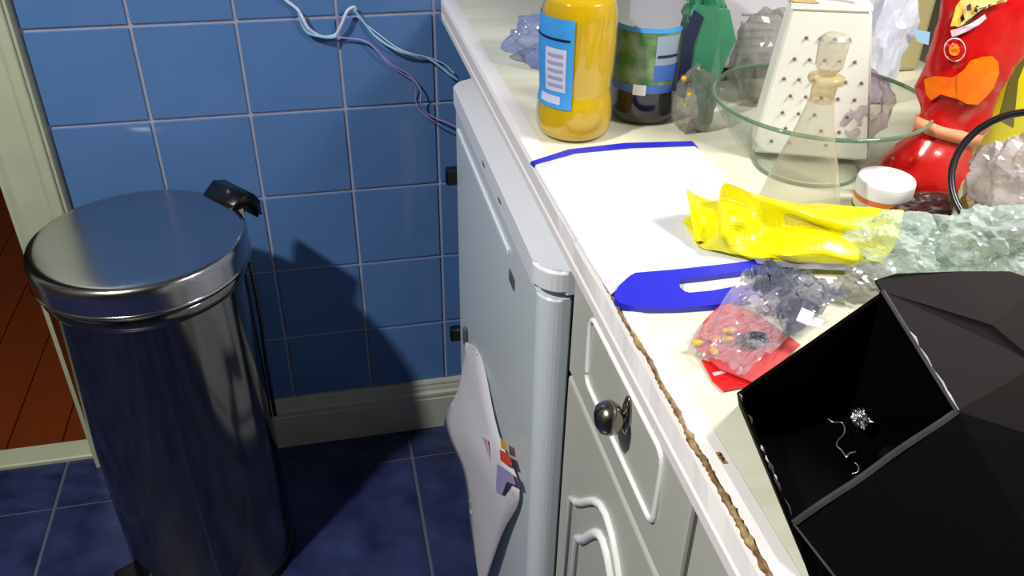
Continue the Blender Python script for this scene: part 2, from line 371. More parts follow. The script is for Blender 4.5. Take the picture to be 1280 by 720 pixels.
dr = fpart('door', vround(bmesh.new(), .474, .507, -.750, -.199, .085, .816, .022, .003), M['white'])
fpart('grip', box(bmesh.new(), .4715, .4745, -.60, -.24, .782, .790, .001), M['white_top'], dr)
fpart('badge', box(bmesh.new(), .4725, .4745, -.632, -.606, .752, .768, .0005), M['badge'], dr)
fpart('plinth', box(bmesh.new(), .495, 1.05, -.735, -.21, 0, .08, .002), M['white'])
for z_, nm in ((.690, 0), (.378, 0)): fpart('bumper', box(bmesh.new(), .459, .480, -.203, -.186, z_ - .014, z_ + .014, .003), M['blackp'], dr)
for k in range(2): fpart('vent_slot', box(bmesh.new(), .4695, .4705, -.47 - .10 * k, -.455 - .10 * k, .832, .836), M['badge'])
# paper on the door
pp = [at(585, 428, x=.4715), at(600, 445, x=.4715), at(625, 545, x=.4695), at(649, 612, x=.468), at(628, 668, x=.462), at(602, 740, x=.455), at(588, 660, x=.452), at(578, 590, x=.445), at(556, 531, x=.430), at(574, 480, x=.455)]
L = spline([pp[0], pp[9], pp[8], pp[7], pp[6], pp[5]], 5); Rr = spline([pp[0], pp[1], pp[2], pp[3], pp[4], pp[5]], 5)
bm = bmesh.new(); rows = []
for a, b in zip(L, Rr):
    rows.append([a.lerp(b, k / 6) + Vector((-.004 * math.sin(PI * k / 6) + .0015 * math.sin(k * 2.1 + a.z * 40), 0, 0)) for k in range(7)])
def sheet(bm, rows, off):
    o = Vector(off); f = [[bm.verts.new(p) for p in r] for r in rows]; b = [[bm.verts.new(p + o) for p in r] for r in rows]
    for g_, rev in ((f, 0), (b, 1)):
        for j in range(len(rows) - 1):
            for i in range(len(rows[0]) - 1):
                q = (g_[j][i], g_[j][i + 1], g_[j + 1][i + 1], g_[j + 1][i]); bm.faces.new(q[::-1] if rev else q)
    n, m_ = len(rows) - 1, len(rows[0]) - 1
    for i in range(m_): bm.faces.new((f[0][i], b[0][i], b[0][i + 1], f[0][i + 1])); bm.faces.new((f[n][i + 1], b[n][i + 1], b[n][i], f[n][i]))
    for j in range(n): bm.faces.new((f[j][0], f[j + 1][0], b[j + 1][0], b[j][0])); bm.faces.new((f[j][m_], b[j][m_], b[j + 1][m_], f[j + 1][m_]))
    bmesh.ops.recalc_face_normals(bm, faces=bm.faces[:]); return bm
sheet(bm, rows, (.0006, 0, 0))
pa = tag(obj('drawing', bm, M['paper'], None, True), 'white sheet of paper with a child\'s crayon drawing hanging from the fridge door', 'paper')
def mark(pts, x, m, n='crayon_mark'):
    bmk = bmesh.new(); P_ = [at(u, v, x=x) for u, v in pts]; slab(bmk, P_, (-1, 0, 0), .0006); return obj(n, bmk, m, pa)
mark([(603, 545), (609, 550), (614, 575), (612, 598), (606, 590), (602, 565)], .4575, M['crayon_pink'])
mark([(626, 548), (633, 553), (634, 563), (627, 560)], .4615, M['crayon_yellow'])
mark([(625, 562), (636, 568), (640, 582), (632, 580), (626, 575)], .461, M['crayon_orange'])
mark([(622, 580), (630, 585), (640, 592), (644, 606), (634, 602), (628, 618), (620, 615)], .458, M['crayon_purple'])
mark([(588, 478), (592, 480), (597, 512), (593, 508)], .463, M['crayon_purple'])
mg = tag(obj('magnet', box(bmesh.new(), .4665, .4735, -.302, -.290, .428, .462, .002), M['badge'], None), 'small dark magnet pinning the drawing to the fridge door', 'magnet')

# ---------------------------------------------------------------- base cabinets
def cabinet(y1, y0, label):
    c = thing('base_cabinet', label, 'cabinet', (.78, (y0 + y1) / 2, 0)); off = Vector((-.78, -(y0 + y1) / 2, 0))
    def cp(n, bm, m, p=None, sm=False):
        o = obj(n, bm, m, p or c, sm)
        if p is None: o.location = off
        return o
    cp('carcass', box(bmesh.new(), .520, 1.085, y0, y1, .10, .876), M['foil_door'])
    cp('plinth', box(bmesh.new(), .56, 1.08, y0, y1, 0, .10), M['foil_door'])
    d = cp('drawer_front', box(bmesh.new(), .500, .518, y0 + .003, y1 - .003, .742, .872, .003, 2), M['foil_door'])
    a, b = y1 - .062, y0 + .055; zt, zb = .852, .776; r = .012
    ring = []
    for (cy, cz, a0) in ((a - r, zt - r, 0), (b + r, zt - r, 90), (b + r, zb + r, 180), (a - r, zb + r, 270)):
        for k in range(5): an = math.radians(a0 + 90 * k / 4); ring.append((.4995, cy + r * math.cos(an), cz + r * math.sin(an)))
    cp('moulding', tube(bmesh.new(), ring, .0028, 6, True), M['bead'], d, True)
    e = cp('door', box(bmesh.new(), .500, .518, y0 + .003, y1 - .003, .11, .736, .003, 2), M['foil_door'])
    a, b = y1 - .045, y0 + .045; mid = (a + b) / 2
    path = [(.4995, a, .16), (.4995, a, .60)] + [(.4995, a + (b - a) * k / 12, .60 + .085 * math.sin(PI * k / 12) ** 1.6) for k in range(1, 12)] + [(.4995, b, .60), (.4995, b, .16)]
    cp('moulding', tube(bmesh.new(), path, .0045, 6, True), M['bead'], e, True)
    cp('arched_panel', tube(bmesh.new(), [(.500, mid + (p[1] - mid) * .72, p[2] * .93 + .012) for p in path], .0055, 6, True), M['bead'], e, True)
    return c, d, e, cp
YS = -.768
c1, d1, e1, cp1 = cabinet(YS, YS - .30, 'white cabinet with a round metal drawer knob, next to the fridge')
KY, KZ = -.938, .826
kn = cp1('knob', lathe(bmesh.new(), [(.006, 0), (.0055, .004), (.006, .006), (.011, .008), (.0145, .013), (.0150, .019), (.012, .025), (.006, .028), (.001, .0285)], 32), M['nickel'], d1, True)
kn.rotation_euler = (0, -PI / 2, 0); kn.location = (.500, KY, KZ)
pl = cp1('back_plate', lathe(bmesh.new(), [(.0005, 0), (.009, 0), (.009, .002), (.006, .004), (.001, .004)], 24), M['nickel'], d1, True)
pl.rotation_euler = (0, -PI / 2, 0); pl.location = (.4998, KY, KZ); pl.scale = (2.2, .9, 1)
c2, d2, e2, cp2 = cabinet(YS - .302, YS - .80, 'white cabinet right below the black box, its drawer front cut off by the frame')

# ---------------------------------------------------------------- worktop
wt = thing('worktop', 'cream laminate kitchen worktop with a chipped white front edge', 'worktop', (.79, -.9, ZC - .038))
def wp(n, bm, m, p=None, sm=False):
    o = obj(n, bm, m, p or wt, sm)
    if p is None: o.location = (-.79, .9, -(ZC - .038))
    return o
Y0, Y1 = -1.75, -.002
wp('slab', box(bmesh.new(), .508, 1.09, Y0, Y1, ZC - .036, ZC), M['laminate'])
bm = bmesh.new(); random.seed(4)
# edging strip: rounded nose, its upper corner notched where it is chipped
prof = [(.508, -.038), (.489, -.038), (.4865, -.035), (.4865, -.026), (.4885, -.0235), (.4865, -.021), (.4865, -.005), (.489, -.001), (.4935, .0006), (.500, .0010), (.508, .0006)]
N = 150; rings = []
for k in range(N + 1):
    y = Y0 + (Y1 - Y0) * k / N; chip = 0
    if y < -.83: chip = max(0, min(1, (-.83 - y) / .06)) * (.35 + .65 * max(0, min(1, .5 + 1.3 * noise.noise(Vector((y * 30, 1, 2))))))
    elif -.80 < y < -.755: chip = .45
    rr_ = []
    for i, (x, z) in enumerate(prof):
        if 6 <= i <= 8: x += chip * (.0045 if i < 8 else .002); z -= chip * .0035
        rr_.append(bm.verts.new((x, y, ZC + z)))
    rings.append(rr_)
for a, b in zip(rings, rings[1:]):
    for i in range(len(prof)): bm.faces.new((a[i], a[(i + 1) % len(prof)], b[(i + 1) % len(prof)], b[i]))
bm.faces.new(rings[0]); bm.faces.new(rings[-1][::-1]); bmesh.ops.recalc_face_normals(bm, faces=bm.faces[:])
es = wp('edge_strip', bm, M['edging'])
# the bare chipboard that shows along the chipped corner
def chips(y_a, y_b, wmax, seed, n):
    bm = bmesh.new(); rows_ = []
    for k in range(n + 1):
        y = y_a + (y_b - y_a) * k / n
        e = min(1, min(k, n - k) / 3)
        wd = wmax * e * min(1, .45 + (-.84 - y) * 2.2 if y < -.84 else 1) * (.12 + 1.2 * abs(noise.noise(Vector((y * 38, seed, 0)))) + .6 * random.random() ** 2)
        cx = .4915 + .0030 * noise.noise(Vector((y * 22, seed, 5)))
        z = ZC + .0006 + .0002 * random.random()
        w2 = wd * (.25 + 1.6 * abs(noise.noise(Vector((y * 90, seed, 8))))); ys = y + .004 * noise.noise(Vector((y * 120, 3, seed)))
        rows_.append([Vector((cx - wd * .8, y, z - .0012)), Vector((cx - wd * .3, ys, z + .0001)), Vector((cx + w2 * .5, y, z + .0001)), Vector((cx + w2, ys + .002, z))])
    sheet(bm, rows_, (0, 0, -.002)); return bm
random.seed(8)
wp('bare_chipboard', chips(-.843, -1.74, .0036, 3, 420), M['chip'], es)['label'] = 'brown bare chipboard along the broken edge'
wp('bare_chipboard', chips(-.752, -.800, .0022, 7, 14), M['chip'], es)
bm = bmesh.new()
for k in range(6):
    y = -1.075 - random.random() * .03; x = .499 + random.random() * .003; box(bm, x, x + .0015 + random.random() * .002, y, y + .002 + random.random() * .004, ZC, ZC + .0016)
o = wp('loose_splinters', bm, M['chip'], es); o['kind'] = 'stuff'

# ---------------------------------------------------------------- chopping board
zb = ZC + .0005; zt = ZC + .0045
def board_slab(uv, z0, z1, extra=None):
    P_ = [at(u, v, z=z1) for u, v in uv]; bm = bmesh.new(); slab(bm, [Vector((p.x, p.y, z0)) for p in P_], (0, 0, 1), z1 - z0)
    ed = [e for e in bm.edges if abs(e.verts[0].co.z - e.verts[1].co.z) < 1e-6]; bmesh.ops.bevel(bm, geom=ed, offset=.0012, segments=2, affect='EDGES'); return bm
cb = thing('chopping_board', 'white plastic chopping board with blue end strips and a slotted blue handle', 'chopping board', at(790, 280, z=ZC))
base = Vector(cb.location)
def cbp(n, bm, m): o = obj(n, bm, m, cb); o.location = -base; return o
cbp('board', board_slab([(667, 205), (720, 191), (790, 184), (868, 181), (905, 215), (965, 270), (985, 320), (930, 331), (850, 338), (790, 344), (764, 366), (740, 330)], zb, zt), M['board'])
cbp('end_strip', board_slab([(663, 201), (710, 186), (780, 178), (866, 175.5), (872, 182), (790, 185), (720, 191.5), (668, 206)], zb, zt + .0012), M['bluep'])
# handle: outer loop with a slot
outer = [(791, 341), (850, 336), (930, 327), (985, 318), (990, 352), (975, 366), (905, 380), (850, 384), (800, 384.5), (778, 381), (767, 372), (769, 362)]
inner = [(851, 348), (880, 345), (935, 338), (960, 336), (966, 343), (940, 354), (890, 363), (858, 366), (849, 358)]
bm = bmesh.new()
oz = [at(u, v, z=zt + .0012) for u, v in outer]; iz = [at(u, v, z=zt + .0012) for u, v in inner]
def ringfill(bm, O, I, z0, z1):
    def rs(P_, n):
        L_ = [(P_[(i + 1) % len(P_)] - P_[i]).length for i in range(len(P_))]; tot = sum(L_); out = []
        for k in range(n):
            d = tot * k / n; i = 0
            while d > L_[i]: d -= L_[i]; i += 1
            out.append(P_[i].lerp(P_[(i + 1) % len(P_)], d / L_[i]))
        return out
    n = 72; cI = sum(I, Vector()) / len(I)
    def polar(P_):
        Q = rs(P_, 360); out = []
        for k in range(n):
            a = 2 * PI * k / n; out.append(min(Q, key=lambda q: abs((math.atan2(q.y - cI.y, q.x - cI.x) - a + PI) % (2 * PI) - PI)))
        return out
    o_, i_ = polar(O), polar(I)
    V = [[bm.verts.new((p.x, p.y, z)) for p in s] for s, z in ((o_, z0), (o_, z1), (i_, z1), (i_, z0))]
    for a, b in ((0, 1), (1, 2), (2, 3), (3, 0)):
        for k in range(n):
            try: bm.faces.new((V[a][k], V[a][(k + 1) % n], V[b][(k + 1) % n], V[b][k]))
            except ValueError: pass
    bmesh.ops.recalc_face_normals(bm, faces=bm.faces[:])
ringfill(bm, oz, iz, zb, zt + .0012)
cbp('handle', bm, M['bluep'])

# ---------------------------------------------------------------- bottles
def patch(prof_r, cx, cy, a0, a1, z0, z1, off, n=24, m=8, th=.0005):
    """curved label patch that follows a bottle's radius; prof_r(z) gives radius"""
    bm = bmesh.new(); rows_ = []
    for j in range(m + 1):
        z = z0 + (z1 - z0) * j / m; r = prof_r(z) + off
        rows_.append([Vector((cx + r * math.cos(math.radians(a0 + (a1 - a0) * i / n)), cy + r * math.sin(math.radians(a0 + (a1 - a0) * i / n)), z)) for i in range(n + 1)])
    f = [[bm.verts.new(p) for p in r] for r in rows_]
    for j in range(m):
        for i in range(n): bm.faces.new((f[j][i], f[j][i + 1], f[j + 1][i + 1], f[j + 1][i]))
    r_ = bmesh.ops.solidify(bm, geom=bm.faces[:], thickness=-th) if False else None
    return bm
def interp(prof):
    def f(z):
        for (r0, z0), (r1, z1) in zip(prof, prof[1:]):
            if z0 <= z <= z1: return r0 + (r1 - r0) * (z - z0) / max(1e-9, z1 - z0)
        return prof[-1][0]
    return f
def smoothprof(pr, n=5):
    P_ = spline([(r, 0, z) for r, z in pr], n); return [(p.x, p.z) for p in P_]
# orange squash
OX, OY = .551, -.572
pr = smoothprof([(.020, .0005), (.034, .001), (.0405, .008), (.0425, .022), (.0412, .038), (.0388, .050), (.0395, .065), (.0410, .085), (.0410, .120), (.0395, .138), (.033, .156), (.022, .178), (.0145, .196), (.0135, .215)])
ob = thing('squash_bottle', 'plastic bottle of bright orange squash with a light blue label, on the worktop', 'bottle', (OX, OY, ZC))
obj('bottle_shell', lathe(bmesh.new(), pr, 64, cap1=True), M['bottlepl'], ob, True)
liq = [(max(.001, r - .0012), z + .0012) for r, z in pr if z < .150]
obj('squash', lathe(bmesh.new(), liq, 64), M['juice'], ob, True)
obj('cap', lathe(bmesh.new(), [(.0155, .198), (.0165, .200), (.0165, .220), (.015, .222)], 32), M['labelb'], ob, True)
fr_ = interp(pr)
lb = obj('label', patch(fr_, 0, 0, -208, -112, .040, .134, .0006), M['labelb'], ob, True)
obj('label_panel', patch(fr_, 0, 0, -158, -122, .058, .104, .0011, 16, 6), M['labelw'], lb, True)
bm = bmesh.new()
for k in range(5): merge(bm, patch(fr_, 0, 0, -153, -127, .063 + k * .008, .0665 + k * .008, .0015, 10, 1))
obj('small_print', bm, M['labelg'], lb, True)
obj('label_stripe', patch(fr_, 0, 0, -200, -118, .112, .1145, .0012, 24, 2), M['navy'], lb, True)
obj('label_panel', patch(fr_, 0, 0, -170, -130, .0445, .053, .0011, 16, 2), M['labelw'], lb, True)
# dark cordial bottle
DX, DY = .643, -.538
pr2 = smoothprof([(.020, .0005), (.034, .001), (.0398, .008), (.0405, .020), (.0400, .040), (.0400, .090), (.0405, .112), (.0395, .128), (.034, .148), (.024, .172), (.0145, .190), (.0140, .210)])
db = thing('cordial_bottle', 'clear plastic bottle of near-black cordial with a green and blue label', 'bottle', (DX, DY, ZC))
obj('bottle_shell', lathe(bmesh.new(), pr2, 64), M['bottlepl'], db, True)
obj('cordial', lathe(bmesh.new(), [(max(.001, r - .0012), z + .0012) for r, z in pr2 if z < .085], 64), M['cordial'], db, True)
obj('cap', lathe(bmesh.new(), [(.0155, .192), (.0165, .194), (.0165, .214), (.015, .216)], 32), M['navy'], db, True)
f2 = interp(pr2)
lb = obj('label', patch(f2, 0, 0, -215, -20, .040, .112, .0006, 40), M['labelgreen'], db, True)
obj('label_stripe', patch(f2, 0, 0, -215, -20, .040, .049, .0011, 40, 2), M['labelmid'], lb, True)
obj('label_stripe', patch(f2, 0, 0, -215, -20, .107, .112, .0011, 40, 2), M['labelb'], lb, True)
obj('label_panel', patch(f2, 0, 0, -208, -168, .050, .100, .0010, 16, 6), M['labelpale'], lb, True)
obj('label_panel', patch(f2, 0, 0, -98, -52, .072, .104, .0010, 16, 6), M['labelpale'], lb, True)
obj('label_panel', patch(f2, 0, 0, -98, -55, .054, .072, .0010, 16, 4), M['labelmid'], lb, True)
obj('label_stripe', patch(f2, 0, 0, -95, -60, .080, .083, .0014, 12, 1), M['navy'], lb, True)
obj('label_panel', patch(f2, 0, 0, -128, -108, .038, .050, .0015, 10, 3), M['wsq'], lb, True)

# ---------------------------------------------------------------- bags at the back
def bag(name, label, c, r, m, amp=.25, sc=35, seed=1, rot=0, cat='bag', zmin=ZC + .0006, sub=4):
    c = Vector(c); bm = bmesh.new(); crumple(bm, (0, 0, c.z - ZC), r, amp, sc, seed, sub, zmin - ZC, rot)
    o = obj(name, bm, m); o.location = (c.x, c.y, ZC); return tag(o, label, cat)
bag('crumpled_bag', 'crumpled pale blue clear plastic bag behind the orange squash bottle', (.572, -.335, ZC + .028), (.045, .05, .034), M['filmblue'], .35, 40, 5)
# green bag
gb = bag('green_bag', 'crumpled green plastic bag standing right of the cordial bottle', (.708, -.528, ZC + .105), (.022, .022, .055), M['filmgreen'], .5, 45, 8)
bm = bmesh.new()
rows_ = [[at(u, v, y=-.575) for u, v in r] for r in (((872, 5), (893, 8), (912, 12)), ((868, 40), (895, 45), (920, 50)), ((858, 85), (885, 90), (900, 95)), ((872, 125), (882, 128), (892, 130)), ((875, 160), (881, 163), (888, 165)), ((876, 183), (880, 190), (885, 186)))]
for j, r in enumerate(rows_):
    r[1].y -= .008
    for p in r: p -= Vector((gb.location)); 
sheet(bm, rows_, (0, .002, 0)); obj('twisted_neck', bm, M['filmgreen'], gb, False)
bm = bmesh.new(); rows_ = [[at(u, v, y=-.578) - gb.location for u, v in r] for r in (((868, 12), (880, 22)), ((856, 45), (868, 55)), ((850, 85), (862, 95)), ((843, 118), (856, 124)))]
sheet(bm, rows_, (0, .001, 0)); obj('dark_label', bm, M['navy'], gb)
bag('snack_bag', 'small grey see-through bag with golden bits, right beside the cordial bottle', tuple(at(868, 128, y=-.592)), (.024, .020, .040), M['filmgrey'], .3, 38, 12)
random.seed(3)
for k, (u, v) in enumerate(((855, 98), (862, 118), (858, 131), (860, 152))):
    p = at(u, v, y=-.606); b_ = bmesh.new(); crumple(b_, (0, 0, 0), (.003, .002, .0026), .4, 200, k + 1, 2)
    o = obj('snack', b_, M['sweet']); o.location = p; tag(o, ('topmost golden snack piece in the grey bag beside the cordial', 'second golden snack piece from the top in the grey bag', 'third golden snack piece from the top in the grey bag', 'lowest golden snack piece in the grey bag')[k], 'snack', 'golden snacks in the grey bag')
bag('clear_bag', 'tall wrinkled grey plastic bag between the green bag and the grater', (.800, -.520, ZC + .05), (.042, .03, .058), M['filmgrey'], .3, 30, 21)

# appliance with slots
ap = thing('countertop_appliance', 'large pale lilac plastic appliance with grille slots behind the grater', 'appliance', (.88, -.36, ZC))
def app(n, bm, m, p=None): o = obj(n, bm, m, p or ap); return o
app('housing', box(bmesh.new(), -.155, .135, -.10, .12, .018, .24, .010, 3), M['lilac'])
app('base', box(bmesh.new(), -.145, .125, -.092, .115, 0, .018, .004), M['darkbase'])
for s_ in (0, 1):
    for k in range(6):
        x0 = (-.088, .052)[s_]; app('slot', box(bmesh.new(), x0, x0 + .045, -.1012, -.0995, .086 - k * .010, .089 - k * .010, .0004), M['lilac_d'])
bag('white_bag', 'crumpled white plastic bag with pale blue print left of the red crisp bag', (.930, -.555, ZC + .075), (.030, .020, .080), M['whitefilm'], .3, 28, 4)
o = obj('print_patch', slab(bmesh.new(), [at(u, v, y=-.580) - Vector((.930, -.555, ZC)) for u, v in ((1140, 36), (1162, 40), (1160, 56), (1146, 52))], (0, -1, 0), .001), M['paleblue'], bpy.data.objects['white_bag'])
tag(obj('storage_tin', box(bmesh.new(), 1.00, 1.06, -.46, -.40, ZC + .0005, ZC + .19, .006, 2), M['tanwall']), 'tan tin standing behind the white bag at the top', 'tin')

# ---------------------------------------------------------------- glass bowl
BX, BY = .766, -.702
gp = [(.001, .001), (.050, .001), (.056, .004), (.072, .020), (.091, .045), (.106, .072)]
gi = [(.1035, .072), (.088, .047), (.069, .023), (.053, .007), (.046, .005), (.001, .005)]
gbw = thing('glass_bowl', 'large clear glass mixing bowl with a greenish rim, holding the grater', 'bowl', (BX, BY, ZC))
obj('bowl', lathe(bmesh.new(), smoothprof(gp, 4) + smoothprof(gi, 4), 72, cap0=False, cap1=False), M['glass'], gbw, True)
obj('rim', tube(bmesh.new(), [(.1052 * math.cos(2 * PI * k / 72), .1052 * math.sin(2 * PI * k / 72), .0735) for k in range(72)], .0021, 8, True), M['glassrim'], gbw, True)
obj('foot_ring', tube(bmesh.new(), [(.052 * math.cos(2 * PI * k / 48), .052 * math.sin(2 * PI * k / 48), .0022) for k in range(48)], .0018, 6, True), M['glassrim'], gbw, True)
bag('bowl_liner_bag', 'pinkish clear plastic bag stuffed in the glass bowl right of the grater', (.820, -.685, ZC + .055), (.034, .034, .042), M['filmpink'], .35, 40, 31, zmin=ZC + .014)

# ---------------------------------------------------------------- grater
zg = ZC + .0075; GY = 0
BL = Vector((.7155, -.678, zg)); BR = Vector((.826, -.722, zg)); TL = at(989, 10, y=-.690); TR = at(1091, 15, y=-.712)
hh = (TL.z + TR.z) / 2; TL.z = TR.z = hh
back = Vector((.020, .050, 0)); tb = Vector((.012, .030, 0))
gr = thing('grater', 'tall tapered cream plastic box grater standing in the glass bowl', 'grater', (.77, -.68, zg))
G0 = Vector(gr.location)
bm = bmesh.new()
q = [BL, BR, BR + back, BL + back]; p_ = [TL, TR, TR + tb, TL + tb]
a = [bm.verts.new(v - G0) for v in q]; b = [bm.verts.new(v - G0) for v in p_]
bm.faces.new(a[::-1]); bm.faces.new(b)
for i in range(4): bm.faces.new((a[i], a[(i + 1) % 4], b[(i + 1) % 4], b[i]))
bmesh.ops.recalc_face_normals(bm, faces=bm.faces[:]); bmesh.ops.bevel(bm, geom=bm.edges[:], offset=.003, segments=2, affect='EDGES')
body = obj('body', bm, M['cream_pl'], gr)
U = (BR - BL).normalized(); Nf = (BR - BL).cross(TL - BL).normalized()
if Nf.y > 0: Nf = -Nf
def gpt(s, t): return (BL.lerp(BR, s)).lerp(TL.lerp(TR, s), t)
# top handle collar and opening
bm = bmesh.new(); Up = Vector((0, 0, .022)); slab(bm, [TL - G0, TR - G0, TR + tb - G0, TL + tb - G0], (0, 0, 1), .004); obj('top_plate', bm, M['cream_pl'], gr)
bm = bmesh.new(); hpts = [TL + Vector((.008, .012, .004)) - G0, TL + Vector((.010, .012, .030)) - G0, TR + Vector((-.010, .012, .030)) - G0, TR + Vector((-.008, .012, .004)) - G0]
obj('handle', tube(bm, spline(hpts, 6), .006, 10), M['cream_pl'], gr, True)
bm = bmesh.new(); slab(bm, [gpt(.02, 1) + Vector((.002, .003, .0045)) - G0, gpt(.36, 1) + Vector((0, .003, .0045)) - G0, gpt(.36, 1) + Vector((0, .020, .0045)) - G0, gpt(.02, 1) + Vector((0, .020, .0045)) - G0], (0, 0, 1), .001); obj('opening', bm, M['tan'], gr)
holes = []
for j, row in enumerate(((.82, (.26, .42, .58, .74)), (.68, (.18, .34, .50, .66, .82)), (.545, (.12, .27, .42, .74, .9)), (.43, (.22, .37, .52, .68, .84)), (.31, (.18, .33, .48, .78)), (.20, (.24, .56, .72)), (.10, (.14, .30, .62)))):
    for s in row[1]: holes.append((s, row[0]))
tooth = hole_me = None
for s, t in holes:
    p = gpt(s, t) - G0
    if tooth is None:
        bm = bmesh.new(); bmesh.ops.create_cone(bm, cap_ends=True, segments=10, radius1=.0019, radius2=.0013, depth=.0012)  # dark discs: shade inside the grating holes put into the colour
        o = obj('grating_tooth', bm, M['hole'], gr); tooth = o.data
    else: o = bpy.data.objects.new('grating_tooth', tooth); COL.objects.link(o); o.parent = gr
    o.location = p + Nf * .0005; o.rotation_euler = Nf.to_track_quat('Z', 'Y').to_euler()

# ---------------------------------------------------------------- cruet
cx_, cy_ = .6890, -.822
CZ = ZC
cr = thing('oil_cruet', 'conical clear glass oil cruet with a cut glass stopper, in front of the grater', 'cruet', (cx_, cy_, CZ))
pr3 = smoothprof([(.001, .001), (.036, .001), (.0385, .005), (.0378, .015), (.0300, .050), (.0180, .090), (.0120, .114), (.0095, .125)])
obj('flask', lathe(bmesh.new(), pr3, 48, cap0=False, cap1=False), M['cruetglass'], cr, True)
obj('base_ring', tube(bmesh.new(), [(.0375 * math.cos(2 * PI * k / 40), .0375 * math.sin(2 * PI * k / 40), .005) for k in range(40)], .0014, 6, True), M['cruetglass'], cr, True)
obj('neck', lathe(bmesh.new(), [(.0095, .121), (.0100, .124), (.0102, .1355), (.0135, .1375), (.0150, .1400), (.0145, .1425), (.0100, .1445)], 40, cap0=False), M['amberglass'], cr, True)
bm = lathe(bmesh.new(), [(.0065, .143), (.0080, .146), (.0112, .151), (.0122, .168), (.0112, .174), (.0085, .177), (.001, .178)], 10)
obj('stopper', bm, M['stopper'], cr)
# ---------------------------------------------------------------- jar
jx, jy = .779, -.814
jr = thing('small_jar', 'small round jar with a white lid and an orange stripe, beside the cruet', 'jar', (jx, jy, ZC))
obj('body', lathe(bmesh.new(), [(.001, .0005), (.023, .0005), (.0245, .003), (.0245, .022), (.0235, .024)], 48), M['jarcream'], jr, True)
obj('stripe', lathe(bmesh.new(), [(.0248, .0185), (.0250, .019), (.0250, .0225), (.0248, .023)], 48, cap0=False, cap1=False), M['orange_band'], jr, True)
obj('stripe', lathe(bmesh.new(), [(.0248, .009), (.0250, .0095), (.0250, .0105), (.0248, .011)], 48, cap0=False, cap1=False), M['navy'], jr, True)
obj('lid', lathe(bmesh.new(), [(.0225, .023), (.0252, .0235), (.0257, .025), (.0257, .036), (.0248, .0385), (.0225, .0392), (.001, .0395)], 48), M['whitelid'], jr, True)

# ---------------------------------------------------------------- red crisp bag: closed with a band
def loft(bm, secs, n=40, seed=1, amp=.003, sc=60):
    rings = []
    for c, a, b, axx in secs:
        ax = Vector(axx).normalized(); ay = ax.cross(Vector((0, 0, 1))).normalized() if abs(ax.z) < .95 else Vector((0, 1, 0)); ay = -ay
        rg = []
        for k in range(n):
            t = 2 * PI * k / n; ct, st = math.cos(t), math.sin(t)
            p = Vector(c) + ax * a * (abs(ct) ** .8) * (1 if ct > 0 else -1) + ay * b * st
            p += (p - Vector(c)).normalized() * amp * (crease(p, sc, seed) * 1.4 - .5)
            rg.append(bm.verts.new(p))
        rings.append(rg)
    for r0, r1 in zip(rings, rings[1:]):
        for k in range(n): bm.faces.new((r0[k], r0[(k + 1) % n], r1[(k + 1) % n], r1[k]))
    bm.faces.new(rings[0][::-1]); bm.faces.new(rings[-1]); bmesh.ops.recalc_face_normals(bm, faces=bm.faces[:]); return bm
def lerp_secs(S_, n):
    cs = spline([s[0] for s in S_], n); aa = spline([(s[1], s[2], 0) for s in S_], n); ax = spline([s[3] for s in S_], n)
    return [(c, max(.001, p.x), max(.001, p.y), x) for c, p, x in zip(cs, aa, ax)]
AX = (.96, -.28, .0)
AXT = (.94, -.26, -.22)
rb_secs = [((.842, -.792, ZC + .008), .052, .016, AX), ((.842, -.790, ZC + .018), .056, .022, AX), ((.848, -.786, ZC + .036), .045, .021, AXT), ((.858, -.778, ZC + .058), .031, .012, AXT),
           ((.862, -.775, ZC + .070), .033, .012, AXT), ((.868, -.768, ZC + .105), .040, .018, AX), ((.873, -.765, ZC + .135), .043, .020, AX), ((.884, -.760, ZC + .185), .046, .014, AX), ((.894, -.758, ZC + .225), .047, .004, AX)]
rb = thing('crisp_bag', 'red foil crisp bag with orange crisps pictured, its neck held by an elastic band', 'bag', (.83, -.79, ZC))
B0 = Vector(rb.location)
o = obj('foil', loft(bmesh.new(), lerp_secs(rb_secs, 6), 56, 5, .006, 38), M['red'], rb, True); o.location = -B0
bs = [((.8580, -.7790, ZC + .0585), .0325, .0135, AXT), ((.8610, -.7765, ZC + .0685), .0335, .0135, AXT)]
o = obj('elastic_band', loft(bmesh.new(), [((c[0], c[1], c[2] + 0), a_ + .0012, b_ + .0012, x_) for c, a_, b_, x_ in bs], 48, 5, .0008, 45), M['band'], rb, True); o.location = -B0
def on_bag(uvs, y, m, n, th=.0012, bend=.0):
    bm = bmesh.new(); slab(bm, [at(u, v, y=y) for u, v in uvs], (-.25, -.95, .0), th); o = obj(n, bm, m, rb); o.location = -B0; return o
bm = bmesh.new(); crumple(bm, (0, 0, 0), (.042, .020, .014), .35, 60, 9, 4, -.0135); o = obj('dark_base_fold', bm, mat('dark_maroon_print', srgb(52, 14, 14), .4), rb); q_ = at(1155, 262, z=ZC + .015); o.location = q_ - B0; o.rotation_euler.z = -.25; o['label'] = 'dark maroon folded bottom of the crisp bag'  # dark maroon crumpled lump set at the foot of the bag
